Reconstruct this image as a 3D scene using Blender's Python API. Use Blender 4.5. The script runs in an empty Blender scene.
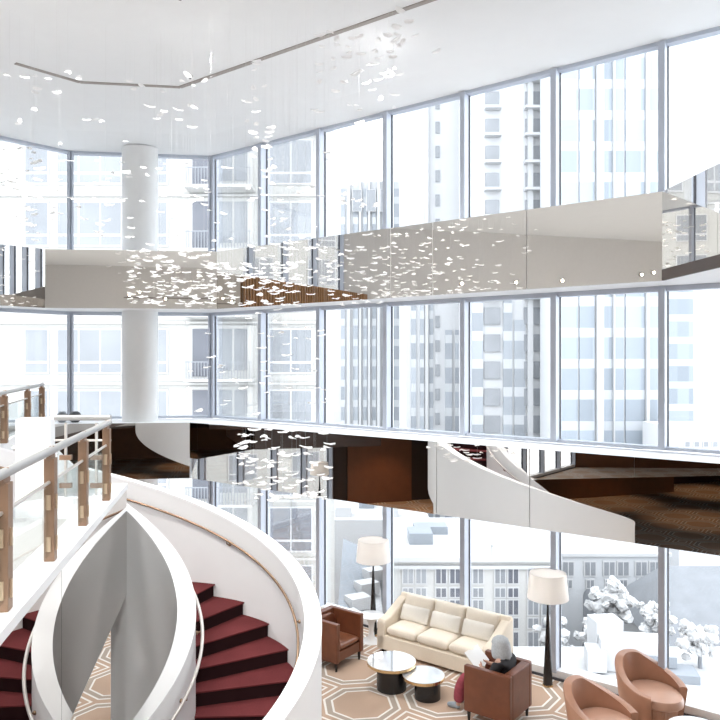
import bpy, bmesh, math, random
from math import sin, cos, pi, radians, sqrt, atan2
from mathutils import Vector, Matrix
random.seed(11)
S = bpy.context.scene
COL = S.collection
H = 5.2                                    # eye height over the lounge carpet
TH = radians(37.2)
U = Vector((cos(TH), -sin(TH)))            # along the long window wall, to the right
N = Vector((sin(TH), cos(TH)))             # out through the long window wall
GC, BC = 11.42, 10.5                       # glass plane, mirror band plane

# ------------------------------------------------------------------ materials
def newmat(name):
    m = bpy.data.materials.new(name); m.use_nodes = True
    return m, m.node_tree, m.node_tree.nodes['Principled BSDF']
def plain(name, col, rough=.5, metal=0., spec=.5, noise=0., nscale=20., bump=0., **kw):
    m, t, b = newmat(name)
    b.inputs['Base Color'].default_value = (*col, 1)
    b.inputs['Roughness'].default_value = rough
    b.inputs['Metallic'].default_value = metal
    b.inputs['Specular IOR Level'].default_value = spec
    for k, v in kw.items(): b.inputs[k.replace('_', ' ')].default_value = v
    if noise or bump:
        tc = t.nodes.new('ShaderNodeTexCoord'); nz = t.nodes.new('ShaderNodeTexNoise')
        nz.inputs['Scale'].default_value = nscale; nz.inputs['Detail'].default_value = 5
        t.links.new(tc.outputs['Object'], nz.inputs['Vector'])
        if noise:
            mx = t.nodes.new('ShaderNodeMix'); mx.data_type = 'RGBA'
            mx.inputs[6].default_value = (*[c*(1-noise) for c in col], 1)
            mx.inputs[7].default_value = (*[min(1, c*(1+noise)) for c in col], 1)
            t.links.new(nz.outputs['Fac'], mx.inputs[0]); t.links.new(mx.outputs[2], b.inputs['Base Color'])
        if bump:
            bp = t.nodes.new('ShaderNodeBump'); bp.inputs['Strength'].default_value = bump
            bp.inputs['Distance'].default_value = .01
            t.links.new(nz.outputs['Fac'], bp.inputs['Height']); t.links.new(bp.outputs[0], b.inputs['Normal'])
    return m
def glassmat(name, tint, refl):
    m = bpy.data.materials.new(name); m.use_nodes = True; t = m.node_tree; t.nodes.clear()
    o = t.nodes.new('ShaderNodeOutputMaterial'); tr = t.nodes.new('ShaderNodeBsdfTransparent'); gl = t.nodes.new('ShaderNodeBsdfGlossy')
    mx = t.nodes.new('ShaderNodeMixShader'); fr = t.nodes.new('ShaderNodeFresnel'); ml = t.nodes.new('ShaderNodeMath')
    tr.inputs[0].default_value = (*tint, 1); gl.inputs['Roughness'].default_value = 0
    ml.operation = 'MULTIPLY'; ml.inputs[1].default_value = refl; fr.inputs['IOR'].default_value = 1.45
    t.links.new(fr.outputs[0], ml.inputs[0]); t.links.new(ml.outputs[0], mx.inputs[0])
    t.links.new(tr.outputs[0], mx.inputs[1]); t.links.new(gl.outputs[0], mx.inputs[2]); t.links.new(mx.outputs[0], o.inputs[0])
    return m
def emit(name, col, s):
    m, t, b = newmat(name)
    b.inputs['Base Color'].default_value = (*col, 1)
    b.inputs['Emission Color'].default_value = (*col, 1); b.inputs['Emission Strength'].default_value = s
    return m
class NT:
    """tiny expression builder for procedural patterns"""
    def __init__(s, t): s.t = t
    def m(s, op, a, b=None, c=None):
        n = s.t.nodes.new('ShaderNodeMath'); n.operation = op
        for i, v in enumerate((a, b, c)):
            if v is None: continue
            if isinstance(v, (int, float)): n.inputs[i].default_value = v
            else: s.t.links.new(v, n.inputs[i])
        return n.outputs[0]
    def band(s, v, a, b):
        return s.m('MULTIPLY', s.m('GREATER_THAN', v, a), s.m('LESS_THAN', v, b))
def carpet(name, base, line):
    m, t, b = newmat(name); e = NT(t)
    tc = t.nodes.new('ShaderNodeTexCoord'); mp = t.nodes.new('ShaderNodeMapping')
    mp.inputs['Rotation'].default_value = (0, 0, TH + radians(45)); mp.inputs['Location'].default_value = (.12, .3, 0)
    P = 1.25
    mp.inputs['Scale'].default_value = (1/P, 1/P, 1)
    sx = t.nodes.new('ShaderNodeSeparateXYZ')
    t.links.new(tc.outputs['Object'], mp.inputs[0]); t.links.new(mp.outputs[0], sx.inputs[0])
    ax = e.m('ABSOLUTE', e.m('SUBTRACT', e.m('FRACT', sx.outputs[0]), .5))
    ay = e.m('ABSOLUTE', e.m('SUBTRACT', e.m('FRACT', sx.outputs[1]), .5))
    sm = e.m('ADD', ax, ay)
    oc = e.m('MAXIMUM', e.m('MAXIMUM', ax, ay), e.m('MULTIPLY', sm, .7071))
    dia = e.m('SUBTRACT', 1.0, sm)                     # distance from the small diamond's centre
    w1 = e.band(oc, .335, .36); w2 = e.band(oc, .425, .452); w3 = e.band(dia, .1, .14)
    inn = e.m('LESS_THAN', dia, .27)
    w2b = e.band(dia, .23, .27)
    outoct = e.m('LESS_THAN', oc, .47)
    w = e.m('MAXIMUM', e.m('MAXIMUM', w1, e.m('MULTIPLY', w2, e.m('SUBTRACT', 1, inn))), e.m('MAXIMUM', w3, w2b))
    nz = t.nodes.new('ShaderNodeTexNoise'); nz.inputs['Scale'].default_value = 90; nz.inputs['Detail'].default_value = 4
    t.links.new(tc.outputs['Object'], nz.inputs['Vector'])
    m1 = t.nodes.new('ShaderNodeMix'); m1.data_type = 'RGBA'
    m1.inputs[6].default_value = (*[c*.82 for c in base], 1); m1.inputs[7].default_value = (*[min(1, c*1.15) for c in base], 1)
    t.links.new(nz.outputs['Fac'], m1.inputs[0])
    # greyer field between the double lines
    m0 = t.nodes.new('ShaderNodeMix'); m0.data_type = 'RGBA'
    m0.inputs[7].default_value = (base[0]*.82, base[1]*.95, base[2]*1.05, 1)
    t.links.new(e.band(oc, .36, .425), m0.inputs[0]); t.links.new(m1.outputs[2], m0.inputs[6])
    m2 = t.nodes.new('ShaderNodeMix'); m2.data_type = 'RGBA'; m2.inputs[7].default_value = (*line, 1)
    t.links.new(w, m2.inputs[0]); t.links.new(m0.outputs[2], m2.inputs[6])
    t.links.new(m2.outputs[2], b.inputs['Base Color']); b.inputs['Roughness'].default_value = .95; b.inputs['Specular IOR Level'].default_value = .1
    return m
def striped(name, a, bcol, period, duty, axis=2, rough=.6, var=.18):
    """horizontal (axis 2) or sideways stripes: floors of a glazed strip, siding"""
    m, t, b = newmat(name); e = NT(t)
    g = t.nodes.new('ShaderNodeNewGeometry'); sx = t.nodes.new('ShaderNodeSeparateXYZ'); t.links.new(g.outputs['Position'], sx.inputs[0])
    f = e.m('FRACT', e.m('DIVIDE', e.m('ADD', sx.outputs[axis], 500.0), period))
    k = e.m('LESS_THAN', f, duty)
    wn = t.nodes.new('ShaderNodeTexWhiteNoise'); wn.noise_dimensions = '3D'
    cb = t.nodes.new('ShaderNodeCombineXYZ')
    t.links.new(e.m('FLOOR', e.m('DIVIDE', e.m('ADD', sx.outputs[0], 500.0), 1.6)), cb.inputs[0])
    t.links.new(e.m('FLOOR', e.m('DIVIDE', e.m('ADD', sx.outputs[2], 500.0), period)), cb.inputs[2])
    t.links.new(cb.outputs[0], wn.inputs['Vector'])
    v = t.nodes.new('ShaderNodeMix'); v.data_type = 'RGBA'
    v.inputs[6].default_value = (*[c*(1-var) for c in bcol], 1); v.inputs[7].default_value = (*[min(1, c*(1+var)) for c in bcol], 1)
    t.links.new(wn.outputs['Value'], v.inputs[0])
    mx = t.nodes.new('ShaderNodeMix'); mx.data_type = 'RGBA'; mx.inputs[6].default_value = (*a, 1)
    t.links.new(v.outputs[2], mx.inputs[7])
    t.links.new(k, mx.inputs[0]); t.links.new(mx.outputs[2], b.inputs['Base Color']); b.inputs['Roughness'].default_value = rough
    return m

M = dict(
    white=plain('white_paint', (.80, .81, .81), .55, noise=.02, nscale=4),
    ceil=plain('ceiling_paint', (.84, .855, .865), .8, noise=.02, nscale=3),
    ledge=plain('white_sill', (.88, .89, .9), .4),
    parapet=plain('white_plaster', (.84, .845, .85), .5, noise=.015, nscale=6),
    frame=plain('blue_grey_aluminium', (.50, .54, .62), .45, .1),
    gasket=plain('dark_gasket', (.05, .05, .06), .6),
    mirror=plain('mirror_panel', (.80, .775, .745), .0, 1.0),
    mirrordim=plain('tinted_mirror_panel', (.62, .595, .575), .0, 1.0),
    mirror_edge=plain('mirror_edge', (.08, .07, .07), .4),
    beige=plain('beige_wall', (.67, .65, .63), .8, noise=.03, nscale=8),
    brown=plain('dark_brown_panelling', (.15, .055, .022), .5, noise=.25, nscale=3),
    walkside=plain('bronze_brown_fascia', (.05, .022, .013), .3, noise=.3, nscale=1.5),
    darkwood=plain('dark_wood', (.035, .018, .012), .45),
    slat=plain('oak_slat', (.36, .19, .085), .5, noise=.2, nscale=6),
    slatback=plain('slat_backing', (.05, .025, .012), .7),
    carpet=carpet('patterned_carpet', (.50, .36, .27), (.80, .76, .71)),
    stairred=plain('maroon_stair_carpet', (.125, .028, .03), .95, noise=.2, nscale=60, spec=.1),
    riser=plain('dark_shaded_riser', (.022, .008, .009), .9, spec=.1),  # dark maroon with the risers' shade painted in
    bronze=plain('bronze_metal', (.30, .2, .13), .35, .8),
    railpale=plain('pale_metal_rail', (.66, .63, .60), .35, .6),
    railwhite=plain('satin_steel_rail', (.42, .42, .42), .4, .4),
    post=plain('brown_post', (.27, .165, .105), .4, .15, noise=.25, nscale=9),
    clamp=plain('brass_clamp', (.62, .47, .33), .35, .7),
    glass=glassmat('window_glass', (.97, .985, .99), .45),
    railglass=glassmat('balustrade_glass', (.95, .975, .975), .3),
    sofa=plain('cream_upholstery', (.76, .67, .55), .8, noise=.05, nscale=40, bump=.05),
    sofaseat=plain('cream_cushion', (.79, .71, .60), .8, noise=.05, nscale=40, bump=.05),
    pillow=plain('ivory_pillow', (.82, .78, .71), .85, noise=.04, nscale=40),
    leather=plain('brown_leather', (.145, .047, .022), .32, noise=.35, nscale=7, bump=.15),
    leatherseat=plain('brown_leather_seat', (.19, .07, .035), .28, noise=.3, nscale=7, bump=.15),
    tan=plain('tan_leather', (.45, .235, .15), .33, noise=.16, nscale=5, bump=.12),
    tanseat=plain('tan_leather_seat', (.54, .32, .23), .28, noise=.12, nscale=5, bump=.1),
    black=plain('black_lacquer', (.012, .011, .012), .25),
    gold=plain('gold_rim', (.70, .50, .27), .22, 1.0),
    tabletop=plain('glossy_white_glass', (.80, .83, .86), .02, .55),
    shade=plain('lamp_shade', (.86, .84, .82), .8),
    tulip=plain('gloss_white', (.84, .85, .86), .15),
    skin=plain('skin', (.52, .31, .23), .5),
    hair=plain('silver_hair', (.42, .44, .46), .6, noise=.35, nscale=50, bump=.6),
    blacktop=plain('black_knit', (.014, .013, .016), .85),
    trouser=plain('crimson_trousers', (.27, .045, .065), .85, noise=.35, nscale=22),
    shoe=plain('grey_shoe', (.27, .31, .35), .6),
    paper=plain('white_paper', (.86, .86, .86), .8),
    flake=plain('white_petal', (.86, .85, .83), .25),
    wire=plain('fine_wire', (.7, .7, .7), .4, .5),
    slot=plain('ceiling_slot', (.36, .33, .31), .8),
    spot=emit('lit_spot', (1., .86, .66), 10.),
    cream=plain('cream_stone', (.345, .34, .325), .9, noise=.03, nscale=.6),
    creamtrim=plain('pale_trim', (.40, .395, .385), .9),
    pane=plain('grey_blue_pane', (.19, .20, .215), .25, noise=.35, nscale=.35),
    panedark=plain('dark_pane', (.10, .105, .125), .25, noise=.4, nscale=.5),
    winframe=plain('white_window_frame', (.42, .42, .425), .7),
    iron=plain('grey_iron', (.20, .21, .23), .6),
    pale=plain('pale_concrete', (.41, .42, .435), .9, noise=.04, nscale=.2),
    pale2=plain('pale_stone', (.42, .425, .435), .9, noise=.04, nscale=.2),
    pier=plain('white_pier', (.40, .403, .41), .9),
    strip=striped('glazed_strip', (.40, .41, .425), (.255, .275, .30), 3.1, .66),
    stripblue=striped('blue_glazed_strip', (.37, .385, .41), (.23, .26, .295), 3.1, .7),
    siding=striped('lined_stone', (.335, .332, .325), (.365, .362, .352), 1.6, .88, var=.06),
    slate=plain('slate_roof', (.17, .18, .195), .8, noise=.2, nscale=1.2),
    roofwhite=plain('white_roof', (.40, .403, .41), .9, noise=.06, nscale=.5),
    roofgrey=plain('grey_roof', (.21, .23, .255), .9, noise=.12, nscale=.6),
    street=plain('pale_street', (.6, .6, .61), .95, noise=.15, nscale=.1),
    glaretree=plain('overexposed_foliage', (.44, .442, .445), .9, noise=.3, nscale=1.5),  # foliage colour whitened to imitate overexposure
    art=plain('dark_picture', (.012, .008, .006), .3, noise=.5, nscale=3),
    palefloor=plain('pale_landing', (.45, .44, .43), .6, noise=.04, nscale=5),
    dark=plain('charcoal', (.05, .055, .06), .5),
    greyball=plain('grey_glaze', (.22, .24, .26), .4),
)

def translucent(name, col, k):
    m = bpy.data.materials.new(name); m.use_nodes = True; t = m.node_tree; t.nodes.clear()
    o = t.nodes.new('ShaderNodeOutputMaterial'); d = t.nodes.new('ShaderNodeBsdfDiffuse'); tl = t.nodes.new('ShaderNodeBsdfTranslucent'); mx = t.nodes.new('ShaderNodeMixShader')
    d.inputs[0].default_value = (*col, 1); tl.inputs[0].default_value = (*col, 1); mx.inputs[0].default_value = k
    t.links.new(d.outputs[0], mx.inputs[1]); t.links.new(tl.outputs[0], mx.inputs[2]); t.links.new(mx.outputs[0], o.inputs[0])
    return m
M['shade'] = translucent('lamp_shade', (.92, .9, .88), .5)
M['flake'] = translucent('white_petal', (.98, .98, .98), .55)

# ------------------------------------------------------------------ mesh helpers
class MB:
    def __init__(s): s.bm = bmesh.new()
    def box(s, c, d, rz=0., rx=0., ry=0., bevel=0., seg=2):
        r = bmesh.ops.create_cube(s.bm, size=1)
        vs = r['verts']
        bmesh.ops.scale(s.bm, vec=d, verts=vs)
        if bevel:
            es = list({e for v in vs for e in v.link_edges})
            q = bmesh.ops.bevel(s.bm, geom=es, offset=bevel, segments=seg, profile=.7, affect='EDGES')
            vs = list({v for f in q['faces'] for v in f.verts} | {v for v in vs if v.is_valid})
        mt = Matrix.Translation(c) @ Matrix.Rotation(rz, 4, 'Z') @ Matrix.Rotation(ry, 4, 'Y') @ Matrix.Rotation(rx, 4, 'X')
        bmesh.ops.transform(s.bm, matrix=mt, verts=vs)
        return vs
    def prism(s, poly, z0, z1):
        """upright prism over a plan polygon"""
        a = [s.bm.verts.new((p[0], p[1], z0)) for p in poly]; b = [s.bm.verts.new((p[0], p[1], z1)) for p in poly]
        n = len(poly)
        s.bm.faces.new(a[::-1]); s.bm.faces.new(b)
        for i in range(n): s.bm.faces.new((a[i], a[(i+1) % n], b[(i+1) % n], b[i]))
    def seg(s, p, q, w, z0, z1, off=0.):
        """upright bar along plan segment p-q, w thick, shifted sideways by off (left of p->q positive)"""
        p, q = Vector(p[:2]), Vector(q[:2]); d = (q-p).normalized(); l = Vector((-d.y, d.x))
        s.prism([p+l*(off-w/2), q+l*(off-w/2), q+l*(off+w/2), p+l*(off+w/2)], z0, z1)
    def lathe(s, prof, c=(0, 0, 0), n=32, sx=1., sy=1., caps=True):
        rings = []
        for r, z in prof:
            rings.append([s.bm.verts.new((c[0]+r*sx*cos(2*pi*i/n), c[1]+r*sy*sin(2*pi*i/n), c[2]+z)) for i in range(n)])
        for a, b in zip(rings, rings[1:]):
            for i in range(n): s.bm.faces.new((a[i], a[(i+1) % n], b[(i+1) % n], b[i]))
        if caps: s.bm.faces.new(rings[0][::-1]); s.bm.faces.new(rings[-1])
    def tube(s, pts, r, n=8, closed=False):
        pts = [Vector(p) for p in pts]; rings = []
        for i, p in enumerate(pts):
            d = (pts[min(i+1, len(pts)-1)] - pts[max(i-1, 0)]).normalized()
            a = d.cross(Vector((0, 0, 1)));
            if a.length < 1e-3: a = Vector((1, 0, 0))
            a.normalize(); b = d.cross(a)
            rr = r[i] if isinstance(r, (list, tuple)) else r
            rings.append([s.bm.verts.new(p + a*rr*cos(2*pi*k/n) + b*rr*sin(2*pi*k/n)) for k in range(n)])
        for a, b in zip(rings, rings[1:]):
            for i in range(n): s.bm.faces.new((a[i], b[i], b[(i+1) % n], a[(i+1) % n]))
        s.bm.faces.new(rings[0]); s.bm.faces.new(rings[-1][::-1])
    def quadstrip(s, rows, close_ends=True):
        """rows: list of closed rings (lists of points) swept into a solid"""
        R = [[s.bm.verts.new(p) for p in r] for r in rows]; n = len(rows[0])
        for a, b in zip(R, R[1:]):
            for i in range(n): s.bm.faces.new((a[i], a[(i+1) % n], b[(i+1) % n], b[i]))
        if close_ends: s.bm.faces.new(R[0][::-1]); s.bm.faces.new(R[-1])
    def ball(s, c, r, sx=1, sy=1, sz=1, sub=2):
        q = bmesh.ops.create_icosphere(s.bm, subdivisions=sub, radius=r)
        bmesh.ops.scale(s.bm, vec=(sx, sy, sz), verts=q['verts']); bmesh.ops.translate(s.bm, vec=c, verts=q['verts'])
        return q['verts']
    def build(s, name, mat, parent=None, smooth=False, mats=None, bevel=0.):
        bmesh.ops.recalc_face_normals(s.bm, faces=s.bm.faces)
        me = bpy.data.meshes.new(name); s.bm.to_mesh(me); s.bm.free()
        for mm in ([mat] if not mats else mats): me.materials.append(M[mm] if isinstance(mm, str) else mm)
        if smooth:
            for p in me.polygons: p.use_smooth = True
            try: me.set_sharp_from_angle(angle=radians(42))
            except Exception: pass
        o = bpy.data.objects.new(name, me); COL.objects.link(o)
        if bevel:
            b = o.modifiers.new('bevel', 'BEVEL'); b.width = bevel; b.segments = 2; b.limit_method = 'ANGLE'
        if parent: o.parent = parent
        return o
def tag(o, label=None, cat=None, group=None, kind=None):
    if label: o['label'] = label
    if cat: o['category'] = cat
    if group: o['group'] = group
    if kind: o['kind'] = kind
    return o
def empty(name, loc, rz, label, cat, group=None):
    o = bpy.data.objects.new(name, None); COL.objects.link(o); o.location = loc; o.rotation_euler = (0, 0, rz)
    o.empty_display_size = .2
    return tag(o, label, cat, group)
def copy_tree(o, parent=None):
    c = o.copy(); COL.objects.link(c)
    if parent: c.parent = parent
    for ch in list(o.children): copy_tree(ch, c)
    return c
def structure(o): return tag(o, kind='structure')
def V2(x, y): return Vector((x, y))
def onplane(px, c):                        # plan point of plane n.P = c seen in direction px
    a = (px-360)/720; y = c/(N.x*a + N.y); return V2(a*y, y)

# ------------------------------------------------------------------ plan of the room
RC = V2(-3.437, 16.95); LC = V2(-6.66, 16.54); VL = V2(-.687, -.727)
NB_R, NB_L = 14, 5
BAY = 1.68
REND = RC + U*BAY*NB_R; LEND = LC + VL*BAY*NB_L
B1R, B1L = V2(-3.083, 15.52), V2(-6.65, 15.2)            # upper mirror band corners
B2R, B2L = V2(-3.79, 16.06), V2(-6.85, 15.93)             # lower mirror band corners
def bandend(): return N*BC + U*(U.dot(REND))
BREND = bandend()
U2 = Vector((cos(TH-.014), -sin(TH-.014))); P2 = onplane(530, BC)
def on2(px):                               # the lower band stands at a slightly different angle from the glass
    a = (px-360)/720; n2 = Vector((-U2.y, U2.x)); y = n2.dot(P2)/(n2.x*a+n2.y); return V2(a*y, y)
B2R = on2(190); B2L = B2R - V2(cos(.13), sin(.13))*3.1; BREND2 = P2 + U2*(U2.dot(BREND)-U2.dot(P2))
B1LE = B1L + VL*7.6; B2LE = B2L + VL*7.9
XL, YB = -12.43, -7.5

# floor, walls, ceiling
m = MB(); m.prism([LEND, LC, RC, REND, V2(REND.x, YB), V2(XL, YB)], -.2, 0); structure(m.build('floor', 'carpet'))
# ceiling: perimeter strip a hand lower than the inner field
inn = [V2(XL, YB), V2(REND.x, YB)]
def offs(c): return N*c
i1 = REND - N*1.25; d1 = RC - N*1.25
cr = V2(-3.25, 15.55); cl = V2(-6.2, 15.2); i2 = LEND + V2(.727, -.687)*1.25
ZC = 10.05
m = MB(); m.prism([V2(XL, i2.y), i2, cl, cr, i1, V2(REND.x, YB), V2(XL, YB)], ZC, ZC+.2); structure(m.build('ceiling', 'ceil'))
m = MB()
def slope(a, b, c, d):                    # a-b at the glass, c-d at the inner field
    q_ = [(a, 9.965), (b, 9.965), (c, ZC), (d, ZC)]
    lo = [m.bm.verts.new((p.x, p.y, z)) for p, z in q_]; hi = [m.bm.verts.new((p.x, p.y, ZC+.2)) for p, z in q_]
    m.bm.faces.new(lo); m.bm.faces.new(hi[::-1])
    for i in range(4): m.bm.faces.new((lo[i], lo[(i+1) % 4], hi[(i+1) % 4], hi[i]))
slope(LEND, LC, cl, i2); slope(LC, RC, cr, cl); slope(RC, REND, i1, cr); slope(V2(XL-.1, LEND.y), LEND, i2, V2(XL-.1, i2.y))
structure(m.build('ceiling_edge', 'ceil'))
# slot diffuser line in the ceiling
sp = [V2(-5.63, 11.76), V2(-4.885, 12.56), V2(-3.2, 12.79), V2(.943, 9.7), V2(4.4, 7.1)]
m = MB()
for a, b in zip(sp, sp[1:]): m.seg(a, b, .085, ZC-.012, ZC+.02)
structure(m.build('trim_1', 'slot'))
# two sprinkler-like studs
for (x, y) in ((-2.4, 9.6), (-2.9, 12.3), (-.6, 9.4)):
    m = MB(); m.lathe([(.045, 0), (.045, -.012), (.02, -.02), (.02, -.05)], (x, y, ZC), 12)
    tag(m.build('sprinkler', 'iron'), 'small grey sprinkler head set in the white ceiling', 'sprinkler', 'ceiling sprinkler heads')

m = MB(); m.seg(V2(XL, LEND.y), V2(XL, YB), .2, 3.0, ZC, -.1); structure(m.build('wall_left', 'beige'))
m = MB(); m.seg(V2(XL, LEND.y), V2(XL, YB), .2, 0, 3.0, -.1); structure(m.build('wall_left_lower', 'darkwood'))
m = MB(); m.seg(V2(-10.9, 4.2), V2(-10.9, -3.2), .2, 0, 1.75, -.1); structure(m.build('wall_lounge', 'brown'))
m = MB(); m.seg(V2(XL+.06, 9.75), V2(XL+.06, 7.3), .1, 0, 3.0, 0); structure(m.build('wall_lounge_far', 'brown'))
m = MB(); m.seg(V2(XL, YB), V2(REND.x, YB), .2, 3.0, ZC, -.1); structure(m.build('wall_back', 'beige'))
m = MB(); m.seg(V2(XL, YB), V2(REND.x, YB), .2, 0, 3.0, -.1); structure(m.build('wall_back_lower', 'brown'))
m = MB(); m.seg(V2(REND.x, YB), REND, .2, 3.0, ZC, -.1); structure(m.build('wall_right', 'beige'))
m = MB(); m.seg(V2(REND.x, YB), REND, .2, 0, 3.0, -.1); structure(m.build('wall_right_lower', 'brown'))

# ------------------------------------------------------------------ curtain wall
wn = [0]
def window(p, q, z0, z1, first, last, inner):
    """one glazed unit: aluminium frame, glass pane"""
    wn[0] += 1
    d = (q-p).normalized(); a = p; b = q
    m = MB()
    m.seg(a, b, .16, z0-.045, z0, inner*.04); m.seg(a, b, .16, z1, z1+.075, inner*.04)
    w = .047
    m.seg(a, a+d*w, .24, z0-.03, z1+.03, inner*.06); m.seg(b-d*w, b, .24, z0-.03, z1+.03, inner*.06)
    f = structure(m.build('window_%d' % wn[0], 'frame'))
    m = MB(); m.seg(a+d*w, a+d*(w+.012), .04, z0, z1); m.seg(b-d*(w+.012), b-d*w, .04, z0, z1); m.build('gasket', 'gasket', f)
    m = MB(); m.seg(a+d*.03, b-d*.03, .012, z0-.02, z1+.02); m.build('glass_pane', 'glass', f)
ROWS = ((.14, 2.66), (3.90, 6.232), (7.55, 9.915))
for z0, z1 in ROWS:
    for k in range(NB_R): window(RC+U*BAY*k, RC+U*BAY*(k+1), z0, z1, k == 0, k == NB_R-1, -1)
    md = (RC-LC)/2
    for k in range(2): window(LC+md*k, LC+md*(k+1), z0, z1, 0, 0, -1)
    for k in range(NB_L): window(LC+VL*BAY*(k+1), LC+VL*BAY*k, z0, z1, 0, 0, -1)
# base plinth
m = MB()
for a, b in ((LEND, LC), (LC, RC), (RC, REND)): m.seg(a, b, .26, 0, .147, -.02)
structure(m.build('baseboard_window', 'ledge'))
m = MB(); m.seg(RC-N*.17+U*.1, REND-N*.17, .04, 0, .03)  # solid dark strip standing in for shade along the plinth foot
structure(m.build('baseboard_shadow_strip', 'gasket'))
# slabs behind the two mirror bands: white sills on top, white soffits below
def ring(nm, z0, z1, bl, brc, bre, ble):
    m = MB()
    m.prism([LEND+VL*.05, LC+V2(0, .1), bl, ble], z0, z1)
    m.prism([LC+V2(0, .1), RC+V2(0, .1), brc, bl], z0, z1)
    m.prism([RC+V2(0, .1), REND+N*.08, bre, brc], z0, z1)
    structure(m.build(nm, 'ledge'))
ring('trim_2', 2.60, 3.82, B2L, B2R, BREND2, B2LE)
ring('trim_3', 6.307, 7.5375, B1L, B1R, BREND, B1LE)
# mirrored fascia panels
def panel(a, b, z0, z1, label, group=None, mat='mirror'):
    d = (b-a).normalized()
    m = MB(); m.seg(a+d*.006, b-d*.006, .012, z0, z1, -.007)
    o = m.build('mirror_panel', mat)
    return tag(o, label, 'mirror panel', group)
z0, z1 = 6.300, 7.5375
q = [B1R, onplane(391, BC), onplane(433, BC), onplane(527, BC), onplane(663, BC)]
panel(B1LE*.0 + B1L + VL*.95, B1L, z0, z1, 'narrow mirrored fascia panel of the upper band at the left picture edge')
panel(B1L, B1R, z0, z1, 'long mirrored fascia panel of the upper band passing in front of the white column')
panel(q[0], q[1], z0, z1, 'mirrored upper band panel that reflects slatted wood and windows')
panel(q[1], q[2], z0, z1, 'narrowest mirrored upper band panel, next right of the slatted wood reflection')
panel(q[2], q[3], z0, z1, 'beige reflecting upper band panel left of the widest beige one')
panel(q[3], q[4], z0, z1, 'widest beige reflecting upper band panel, ending at the projecting corner on the right')
z0, z1 = 2.595, 3.82
q = [B2R, on2(437), on2(530), BREND2]
panel(B2L+VL*3, B2L, z0, z1, 'lower band mirror panel behind the far left railing')
panel(B2L, B2R, z0, z1, 'lower band mirror panel reflecting the curved white stair soffit above the stair wall')
panel(q[0], q[1], z0, z1, 'lower band mirror panel with the reflected lamp shades and dark ceiling')
panel(q[1], q[2], z0, z1, 'lower band mirror panel reflecting the start of the white stair wall')
panel(q[2], q[3], z0, z1, 'lower band mirror panel reflecting the end of the stair wall and dark carpet')
# oak slats facing the rest of the upper band on the left
m = MB(); a = B1L+VL*.95; b = B1LE; L = (b-a).length
nrm = V2(.727, -.687)
k = 0
while k*.13 < L:
    p = a+VL*(k*.13+.05)+nrm*.045
    m.box((p.x, p.y, 6.92), (.075, .07, 1.22), rz=atan2(VL.y, VL.x)); k += 1
structure(m.build('trim_4', 'slat'))
m = MB(); m.seg(b, a, .02, 6.3, 7.5375, -.012); structure(m.build('trim_5', 'slatback'))

# upper floor slab on the right with a mirrored front edge
E0 = onplane(663, BC); E1 = V2(4.42, 6.2); E2 = V2(4.9, -1.5)
m = MB(); m.prism([E0+U*.03, E1, E2, V2(REND.x, E2.y), V2(REND.x, BREND.y), BREND], 6.307, 7.52); structure(m.build('floor_upper_right', 'ledge'))
m = MB(); m.seg(E0, E1, .03, 6.30, 6.455, -.004); m.seg(E1, E2, .03, 6.30, 6.455, -.004); structure(m.build('trim_reflection_strip', 'walkside'))  # brown strip stands in for a reflection along the mirrored edge
panel(E0, E1, 6.458, 7.5375, 'mirrored edge of the projecting upper floor at the right picture edge')
panel(E1, E2, 6.458, 7.5375, 'mirrored edge of the projecting upper floor beyond the right picture edge')

# column
m = MB(); m.lathe([(.40, 0), (.40, 9.99)], (-4.99, 16.33, 0), 48, sy=.84)
tag(m.build('column', 'white', smooth=True), 'thick round white column standing inside the window corner on the left', 'column')

# ------------------------------------------------------------------ middle level: balcony, walkway, camera bridge
def rp(y, off=0.): return V2(-1.287-.178*y - off, y)      # line of the mirrored balcony edge, off to the left
ZF, ZK, ZB = 3.45, 3.70, 2.34
Y1 = 8.78
# floor of the balcony left of the mirrored edge, reaching back under the camera
bal = [rp(.3, .3), rp(7.95, .06), V2(-3.62, 7.98), V2(-5.25, 8.0), V2(-6.4, 8.5), V2(XL+.02, 9.85), V2(XL+.02, YB+.05), V2(9.5, YB+.05), V2(9.5, .3)]
m = MB(); m.prism(bal, ZF-.35, ZF); structure(m.build('floor_balcony', 'palefloor'))
m = MB(); m.prism([p if i not in (0, 1) else p for i, p in enumerate(bal)], ZF-.42, ZF-.352); structure(m.build('ceiling_below_balcony', 'darkwood'))
# white edge, mirror below it
m = MB(); m.seg(rp(1.), rp(Y1-.02), .2, ZF-.35, ZK-.07, .13); m.seg(rp(1.), rp(Y1), .27, ZK-.07, ZK, .12); structure(m.build('trim_6', 'ledge'))
m = MB(); m.seg(rp(1.), rp(Y1-.02), .06, ZB+.01, ZF-.34, .05); structure(m.build('wall_balcony_edge', 'parapet'))
e = [rp(1.), rp(5.42), rp(Y1)]
d = (e[1]-e[0]).normalized()
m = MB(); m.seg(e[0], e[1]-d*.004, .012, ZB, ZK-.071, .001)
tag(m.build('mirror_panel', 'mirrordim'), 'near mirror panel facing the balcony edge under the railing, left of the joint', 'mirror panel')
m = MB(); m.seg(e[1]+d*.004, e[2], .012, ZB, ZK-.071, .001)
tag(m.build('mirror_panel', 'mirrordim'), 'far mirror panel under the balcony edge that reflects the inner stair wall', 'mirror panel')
# bridge front under the camera
m = MB(); m.seg(V2(-1.37, .3), V2(9.5, .3), .06, ZB, ZF+.1, -.04); structure(m.build('wall_bridge_edge', 'brown'))
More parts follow.
